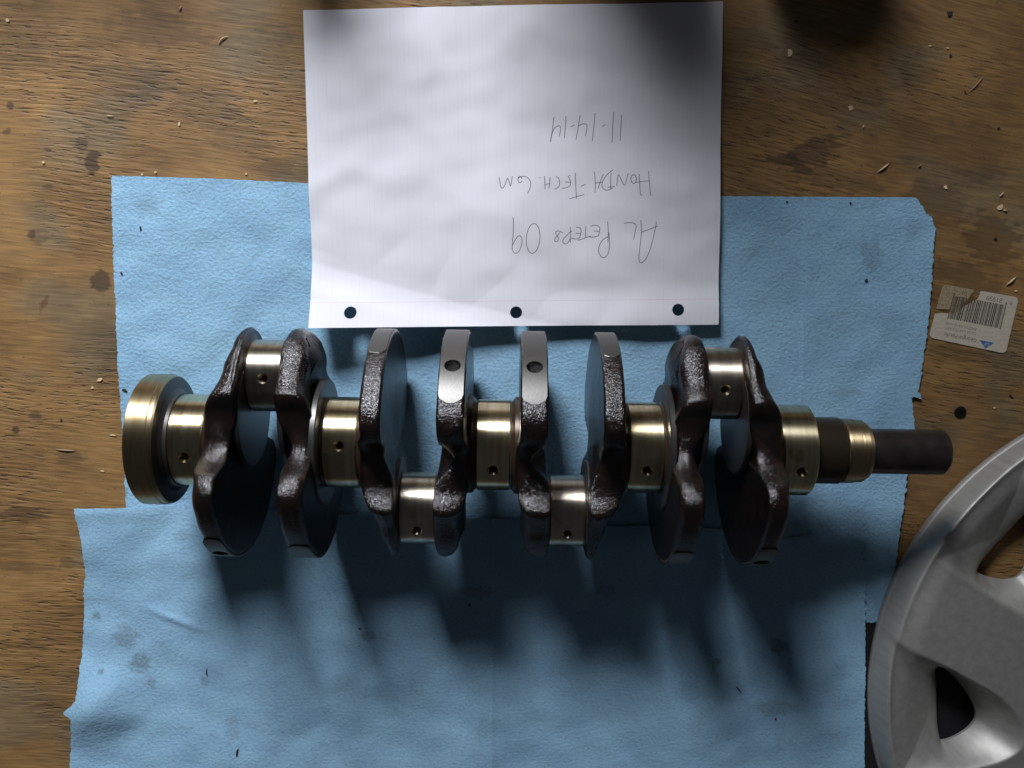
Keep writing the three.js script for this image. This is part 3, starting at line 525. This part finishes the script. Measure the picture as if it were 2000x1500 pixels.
// ---------------------------------------------------------------- silver wheel cover
{
  const k = 2810, c = at(2312, 1358, 0.024), Rr = 596 / k, g0 = base('wheel_cover', new THREE.Vector3(c.x, 0.002, c.z));
  tag(g0, 'silver wheel cover with curved openings lying beside the blue towels', 'wheel cover');
  const pitch = Math.PI / 4, loc = ([X, Y]) => [(1680 + X / 4.6875 - 2302) / k, (1180 + Y / 4.6875 - 1352) / k];
  const curve = (l, closed, n) => new THREE.CatmullRomCurve3(l.map(loc).map(([x, z]) => new THREE.Vector3(x, 0, z)), closed, 'centripetal').getPoints(n).map((p) => [p.x, p.z]);
  // one opening: the edge of its hollow (outer edge along the rim, then round the inner end) and the hole itself
  const hollow = [...curve([[190, 235], [320, 325], [600, 455], [800, 565], [950, 645], [1150, 765], [1290, 900], [1375, 1050], [1390, 1180], [1330, 1290], [1200, 1370], [1000, 1430], [800, 1470], [600, 1510], [330, 1560]], false, 60), ...curve([[330, 1560], [262, 1360], [215, 1100], [190, 800], [180, 500], [190, 235]], false, 24)];
  const hole = [...curve([[700, 560], [722, 700], [735, 850], [748, 1050], [768, 1210], [798, 1338]], false, 20), ...curve([[798, 1338], [870, 1325], [960, 1280], [1050, 1210], [1105, 1130], [1115, 1070], [1080, 960], [1000, 830], [900, 715], [800, 630], [700, 560]], false, 44)];
  const sdO = polySDF(hollow), sdH = polySDF(hole), rot = (x, z, a) => [x * Math.cos(a) - z * Math.sin(a), x * Math.sin(a) + z * Math.cos(a)];
  const fold = (x, z) => { const a = Math.atan2(z, x); return rot(x, z, -Math.round((a < 0 ? a + 2 * Math.PI - 3.09 : a - 3.09) / pitch) * pitch); };
  const dome = (r) => { const q = r / Rr; return 0.029 + 0.006 * (1 - q * q) - 0.021 * ss(0.968, 1.0, q) ** 2 - 0.003 * ss(0.90, 0.97, q); };
  const height = (x, z) => {
    const r = Math.hypot(x, z); let h = dome(r); if (r < 0.07) return h;
    const [lx, lz] = fold(x, z), o = sdO(lx, lz); if (o <= 0) return h;
    const q = Math.max(0, -sdH(lx, lz)), t = o / (o + q + 1e-6), rnd_ = 1 - Math.exp(-o / 0.0012);
    return h - 0.022 * t * (0.75 + 0.25 * t) * rnd_ - 0.0008 * rnd_;
  };
  const inside = (x, z) => { const r = Math.hypot(x, z); let d = Math.min(Rr - r, r - 0.03); if (r > 0.07) { const [lx, lz] = fold(x, z); d = Math.min(d, -sdH(lx, lz)); } return d; };
  const g = clipSheet({ x0: -Rr - 0.002, x1: -0.04, z0: -Rr - 0.002, z1: 0.12, cell: 0.0013, inside, height, thick: 0.0022, uv: (x, z) => [x / 0.06, z / 0.06] });
  const rest = [[-Rr - 0.002, -0.04, 0.12, Rr + 0.002], [-0.04, Rr + 0.002, -Rr - 0.002, Rr + 0.002]].map(([x0, x1, z0, z1]) => clipSheet({ x0, x1, z0, z1, cell: 0.0035, inside, height, thick: 0.0022, uv: (x, z) => [x / 0.06, z / 0.06] }));
  const fleck = colourTexture(512, 512, (x, y) => { const t = 1 + 0.06 * N[1](x / 1.3, y / 1.3) + 0.04 * N[2](x / 40, y / 40); const d = 0.05 * fbm(N[3], x / 90, y / 90, 4); return [(0.36 - d) * t, (0.35 - d) * t, (0.32 - d) * t]; });
  const silver = new THREE.MeshPhysicalMaterial({ map: fleck, metalness: 0.5, roughness: 0.5 });
  mesh('cover_face', mergeGeometries([g, ...rest]), silver, g0);
  const lip = new THREE.LatheGeometry([[Rr - 0.004, 0.0005], [Rr - 0.0005, 0.0008], [Rr, 0.003], [Rr, 0.0072], [Rr - 0.003, 0.0085]].map(([a, b]) => new THREE.Vector2(a, b)), 180);
  mesh('rim_lip', lip, silver, g0);
  mesh('hub_cap', new THREE.LatheGeometry([[0.0005, 0.044], [0.018, 0.0435], [0.028, 0.041], [0.032, 0.036], [0.034, 0.030]].map(([a, b]) => new THREE.Vector2(a, b)), 64), silver, g0);
}

// ---------------------------------------------------------------- paper sticker on the plywood
{
  const cn = document.createElement('canvas'); cn.width = 960; cn.height = 700; const k = cn.getContext('2d'), r = rng(77), X = (u) => u * 960, Y = (v) => v * 700;
  k.fillStyle = '#b9b09c'; k.fillRect(0, 0, 960, 700);
  for (let i = 0; i < 2600; i++) { k.fillStyle = `rgba(${r() < 0.5 ? '120,105,80' : '215,208,190'},${0.05 + 0.09 * r()})`; k.fillRect(r() * 960, r() * 700, 4 + r() * 40, 2 + r() * 6); }
  // peeled corner: the top layer is gone
  k.fillStyle = '#97876a'; k.beginPath(); [[0, 0], [0.42, 0.0], [0.44, 0.10], [0.36, 0.25], [0.33, 0.34], [0.26, 0.46], [0.2, 0.5], [0.14, 0.44], [0.0, 0.50]].forEach(([u, v]) => k.lineTo(X(u), Y(v))); k.fill();
  for (let i = 0; i < 500; i++) { k.fillStyle = `rgba(${r() < 0.5 ? '90,70,40' : '175,160,130'},${0.10 + 0.22 * r()})`; k.beginPath(); k.ellipse(r() * X(0.38), r() * Y(0.46), 3 + r() * 14, 2 + r() * 8, r() * 3, 0, 7); k.fill(); }
  // bars
  let u = 0.165; const rb = rng(3); while (u < 0.862) { const w = [0.005, 0.008, 0.012, 0.016][Math.floor(rb() * 4)], guard = u < 0.19 || u > 0.845; k.fillStyle = `rgba(48,44,42,${0.72 + 0.2 * rb()})`; k.fillRect(X(u), Y(guard ? 0.12 : 0.17), X(w), Y(guard ? 0.48 : 0.42)); u += w + [0.004, 0.006, 0.010][Math.floor(rb() * 3)]; }
  for (let i = 0; i < 500; i++) { k.fillStyle = `rgba(190,182,165,${0.25 * r()})`; k.fillRect(X(0.16 + r() * 0.7), Y(0.13 + r() * 0.46), 3 + r() * 8, 2 + r() * 3); }
  const txt = (s, uu, v, size, col, font = 'sans-serif') => { k.save(); k.translate(X(uu), Y(v)); k.rotate(Math.PI); k.fillStyle = col; k.font = `${size}px ${font}`; k.textAlign = 'left'; k.textBaseline = 'middle'; k.fillText(s, 0, 0); k.restore(); };
  txt('81999', 0.80, 0.105, 74, '#4c4640'); txt('0', 0.935, 0.12, 66, '#4c4640'); txt('00', 0.335, 0.10, 62, '#574d3e');
  txt('RADIUS BRAD.NAIL', 0.565, 0.685, 46, '#6d675c'); txt('19/32 CAT PLY 4X8', 0.575, 0.765, 46, '#6d675c');
  txt('Georgia-Pacific', 0.60, 0.88, 62, '#3b3631', 'bold sans-serif');
  k.fillStyle = '#2f5f8c'; k.beginPath(); [[0.632, 0.855], [0.825, 0.855], [0.735, 0.985]].forEach(([a, b]) => k.lineTo(X(a), Y(b))); k.fill(); txt('GP', 0.772, 0.905, 58, '#aab7c0', 'bold sans-serif');
  // torn glue residue
  k.fillStyle = '#5a4526'; k.beginPath(); [[0.42, 0.02], [0.50, 0.05], [0.475, 0.16], [0.43, 0.20], [0.385, 0.27], [0.33, 0.33], [0.29, 0.35], [0.30, 0.28], [0.36, 0.19], [0.38, 0.10]].forEach(([a, b]) => k.lineTo(X(a), Y(b))); k.fill();
  k.beginPath(); [[0.0, 0.47], [0.08, 0.44], [0.18, 0.42], [0.17, 0.50], [0.09, 0.51], [0.0, 0.55]].forEach(([a, b]) => k.lineTo(X(a), Y(b))); k.fill();
  const tex = new THREE.CanvasTexture(cn); tex.colorSpace = THREE.SRGBColorSpace;
  const cp = [[1842, 555], [1990, 581], [1964, 691], [1814, 659]].map(([x, y]) => at(x, y, 0.0005));
  const inv = (x, z) => { let a = 0.5, b = 0.5; for (let i = 0; i < 6; i++) { const px = mix(mix(cp[0].x, cp[1].x, a), mix(cp[3].x, cp[2].x, a), b), pz = mix(mix(cp[0].z, cp[1].z, a), mix(cp[3].z, cp[2].z, a), b); const ex = cp[1].x - cp[0].x, ez = cp[1].z - cp[0].z, fx = cp[3].x - cp[0].x, fz = cp[3].z - cp[0].z, D = ex * fz - ez * fx; a += ((x - px) * fz - (z - pz) * fx) / D; b += ((z - pz) * ex - (x - px) * ez) / D; } return [a, b]; };
  const poly = cp.map((p) => [p.x, p.z]), sd = polySDF(poly);
  const tornA = polySDF([[0.50, -0.05], [0.50, 0.05], [0.475, 0.13], [0.44, 0.17], [0.41, 0.10], [0.40, -0.05]]), notch = polySDF([[-0.05, 0.475], [0.06, 0.455], [0.12, 0.47], [0.05, 0.52], [-0.05, 0.53]]);
  const g = clipSheet({ ...bounds(poly), cell: 0.0007, inside: (x, z) => { const [a, b] = inv(x, z); const cx = Math.max(Math.abs(a - 0.5) - 0.44, 0) * 0.052, cz = Math.max(Math.abs(b - 0.5) - 0.42, 0) * 0.038; return Math.min(sd(x, z) + 0.0002 * N[1](x * 900, z * 900), 0.0031 - Math.hypot(cx, cz), -tornA(a, b) * 0.05 + 0.0004 * N[0](x * 600, z * 600), -notch(a, b) * 0.05 + 0.0004 * N[0](x * 600, z * 600)); },
    height: (x, z) => 0.0006 + 0.0001 * N[2](x * 90, z * 500), thick: 0.0004, uv: (x, z) => { const [a, b] = inv(x, z); return [a, 1 - b]; } });
  tag(mesh('paper_sticker', g, new THREE.MeshStandardMaterial({ map: tex, roughness: 0.8 })), 'torn white barcode sticker with blue triangle on the plywood', 'sticker');
}

// ---------------------------------------------------------------- screw head, splinters, chips and grit
{
  const p = at(1875, 805), g = base('screw', new THREE.Vector3(p.x, 0.0003, p.z));
  tag(g, 'dark cross-recess screw head driven into the plywood', 'screw');
  let head = new THREE.LatheGeometry([[0.00001, -0.0028], [0.0014, -0.0026], [0.0042, -0.0003], [0.0043, 0.0002], [0.0040, 0.0006], [0.00001, 0.0009]].map(([a, b]) => new THREE.Vector2(a, b)), 40);
  const slot = (a) => { const b = new THREE.BoxGeometry(0.0046, 0.0022, 0.0011); b.rotateY(a); b.translate(0, 0.0010, 0); return b; };
  head = carve(head, [slot(0.4), slot(0.4 + Math.PI / 2)]);
  mesh('head', head, new THREE.MeshStandardMaterial({ color: new THREE.Color().setRGB(0.018, 0.015, 0.014), metalness: 0.6, roughness: 0.5 }), g);
}
const where = (x, y) => (x < 240 ? 'by the towel edge near the flange' : x < 600 ? 'between the towel and paper corner' : y > 530 ? 'beside the barcode sticker' : x < 1760 ? 'beside the handwritten side of the paper' : 'beyond the cut towel corner');
const paleWood = new THREE.MeshStandardMaterial({ color: new THREE.Color().setRGB(0.62, 0.47, 0.27), roughness: 0.8 }), duskWood = new THREE.MeshStandardMaterial({ color: new THREE.Color().setRGB(0.36, 0.27, 0.16), roughness: 0.85 }), darkGrit = new THREE.MeshStandardMaterial({ color: new THREE.Color().setRGB(0.02, 0.016, 0.014), roughness: 0.8 });
function splinter(x, y, len, deg, bend, mat, wide = 0.9) {
  const p = at(x, y), a = deg * Math.PI / 180, n = 6, L = len / 2840, pts = [];
  for (let i = 0; i <= n; i++) { const q = i / n * 2 - 1; pts.push(new THREE.Vector3(q * L / 2, 0.0006 + 0.0005 * (1 - q * q), bend * L * (1 - q * q))); }
  const cv = new THREE.CatmullRomCurve3(pts), g = new THREE.TubeGeometry(cv, 10, 0.0005 * wide, 5), ps = g.attributes.position;
  for (let i = 0; i < ps.count; i++) { const q = Math.abs(ps.getX(i)) / (L / 2), c = cv.getPoint(clamp((ps.getX(i) / L) + 0.5)), f = Math.max(0.15, 1 - q * q * 0.8); ps.setY(i, c.y + (ps.getY(i) - c.y) * f); ps.setZ(i, c.z + (ps.getZ(i) - c.z) * f); }
  g.computeVertexNormals(); g.rotateY(-a);
  const m = mesh('wood_splinter', g, mat); m.position.copy(p);
  tag(m, mat === paleWood ? `pale thin wood splinter lying on plywood ${where(x, y)}` : `dull brown wood splinter lying on plywood ${where(x, y)}`, 'splinter', 'splinters scattered on the plywood');
}
function flake(name, x, y, w, d, deg, mat, h, label, category, group) {
  const p = at(x, y, h), n = 7, sh = new THREE.Shape();
  for (let i = 0; i < n; i++) { const a = i / n * Math.PI * 2, r = rnd(0.5, 1.0), q = [r * Math.cos(a) * w / 5680, r * Math.sin(a) * d / 5680]; i ? sh.lineTo(...q) : sh.moveTo(...q); }
  const g = new THREE.ExtrudeGeometry(sh, { depth: 0.0002, bevelEnabled: true, bevelSize: 0.0001, bevelThickness: 0.0001, bevelSegments: 1 });
  g.rotateX(-Math.PI / 2); g.rotateZ(rnd(-0.2, 0.2)); g.rotateY(-deg * Math.PI / 180);
  const m = mesh(name, g, mat); m.position.copy(p).setY(h + 0.0003); tag(m, label, category, group);
}
for (const [x, y, l, a, b, m, w] of [[437, 80, 26, -38, -0.14, paleWood, 1], [1724, 328, 28, -38, 0.02, paleWood, 1.5], [1974, 549, 24, -42, 0, paleWood, 1.5], [1955, 380, 12, -50, 0, paleWood, 1], [1962, 411, 10, 5, 0, paleWood, 1], [352, 17, 10, -60, 0.1, duskWood, 1], [128, 878, 40, 4, 0.02, duskWood, 1], [1685, 248, 8, -70, 0, paleWood, 0.9], [1795, 324, 8, -30, 0, duskWood, 1], [215, 226, 14, 8, 0.05, paleWood, 0.8], [1905, 165, 40, -48, 0.02, duskWood, 0.7]]) splinter(x, y, l, a, b, m, w);
for (const [x, y, w, d, a] of [[1543, 103, 15, 22, 20], [1661, 211, 16, 11, 5], [1952, 405, 14, 14, 0], [350, 243, 5, 11, 10], [499, 198, 8, 6, 0], [1851, 94, 7, 5, 0], [1846, 366, 10, 8, 40], [15, 40, 10, 8, 0], [85, 318, 8, 6, 40], [195, 742, 7, 14, 60], [181, 757, 7, 5, 0], [278, 341, 5, 6, 0], [304, 337, 5, 6, 0], [481, 340, 6, 5, 0], [1984, 568, 6, 5, 0], [1942, 796, 6, 5, 0], [220, 850, 14, 4, 8], [200, 920, 8, 4, 10], [1816, 90, 6, 4, 0]])
  flake('wood_chip', x, y, w, d, a, paleWood, 0.0002, `small pale wood chip on plywood ${where(x, y)}`, 'wood chip', 'chips scattered on the plywood');
for (const [x, y, w, d, a] of [[1855, 28, 15, 15, 10], [1555, 42, 10, 5, 0], [1885, 180, 5, 5, 0], [1944, 466, 8, 8, 0], [1856, 109, 7, 7, 0], [1950, 250, 6, 6, 0], [1975, 775, 16, 4, 40], [120, 820, 5, 5, 0], [590, 480, 5, 5, 0]])
  flake('dirt_crumb', x, y, w, d, a, darkGrit, 0.0002, `dark crumb of dirt on plywood ${where(x, y)}`, 'dirt', 'crumbs scattered on the plywood');
for (const [x, y, w, d, a, low] of [[275, 447, 5, 13, 4], [238, 534, 6, 7, 0], [1537, 395, 7, 6, 0], [1661, 397, 5, 7, 0], [1692, 548, 6, 9, 30], [244, 762, 12, 7, 20], [404, 1312, 3, 26, 4, 1], [463, 1470, 5, 26, 12, 1], [917, 1182, 4, 8, 0, 1], [1515, 1404, 5, 6, 0, 1], [1442, 1345, 22, 3, 50, 1], [703, 1228, 12, 4, 30, 1]]) {
  const q = at(x, y); flake('dark_speck', x, y, w, d, a, darkGrit, (low ? lowerHeight(q.x, q.z) : upperHeight(q.x, q.z)), low ? (x < 600 ? 'dark speck of grit beside stains on the flapped towel' : 'dark speck of grit on the flapped towel below the crank webs') : (x < 600 ? 'dark speck on the upper towel between flange and paper' : 'dark speck on the upper towel between snout and paper'), 'grit', 'specks of grit on the towels');
}

renderer.render(scene, camera);
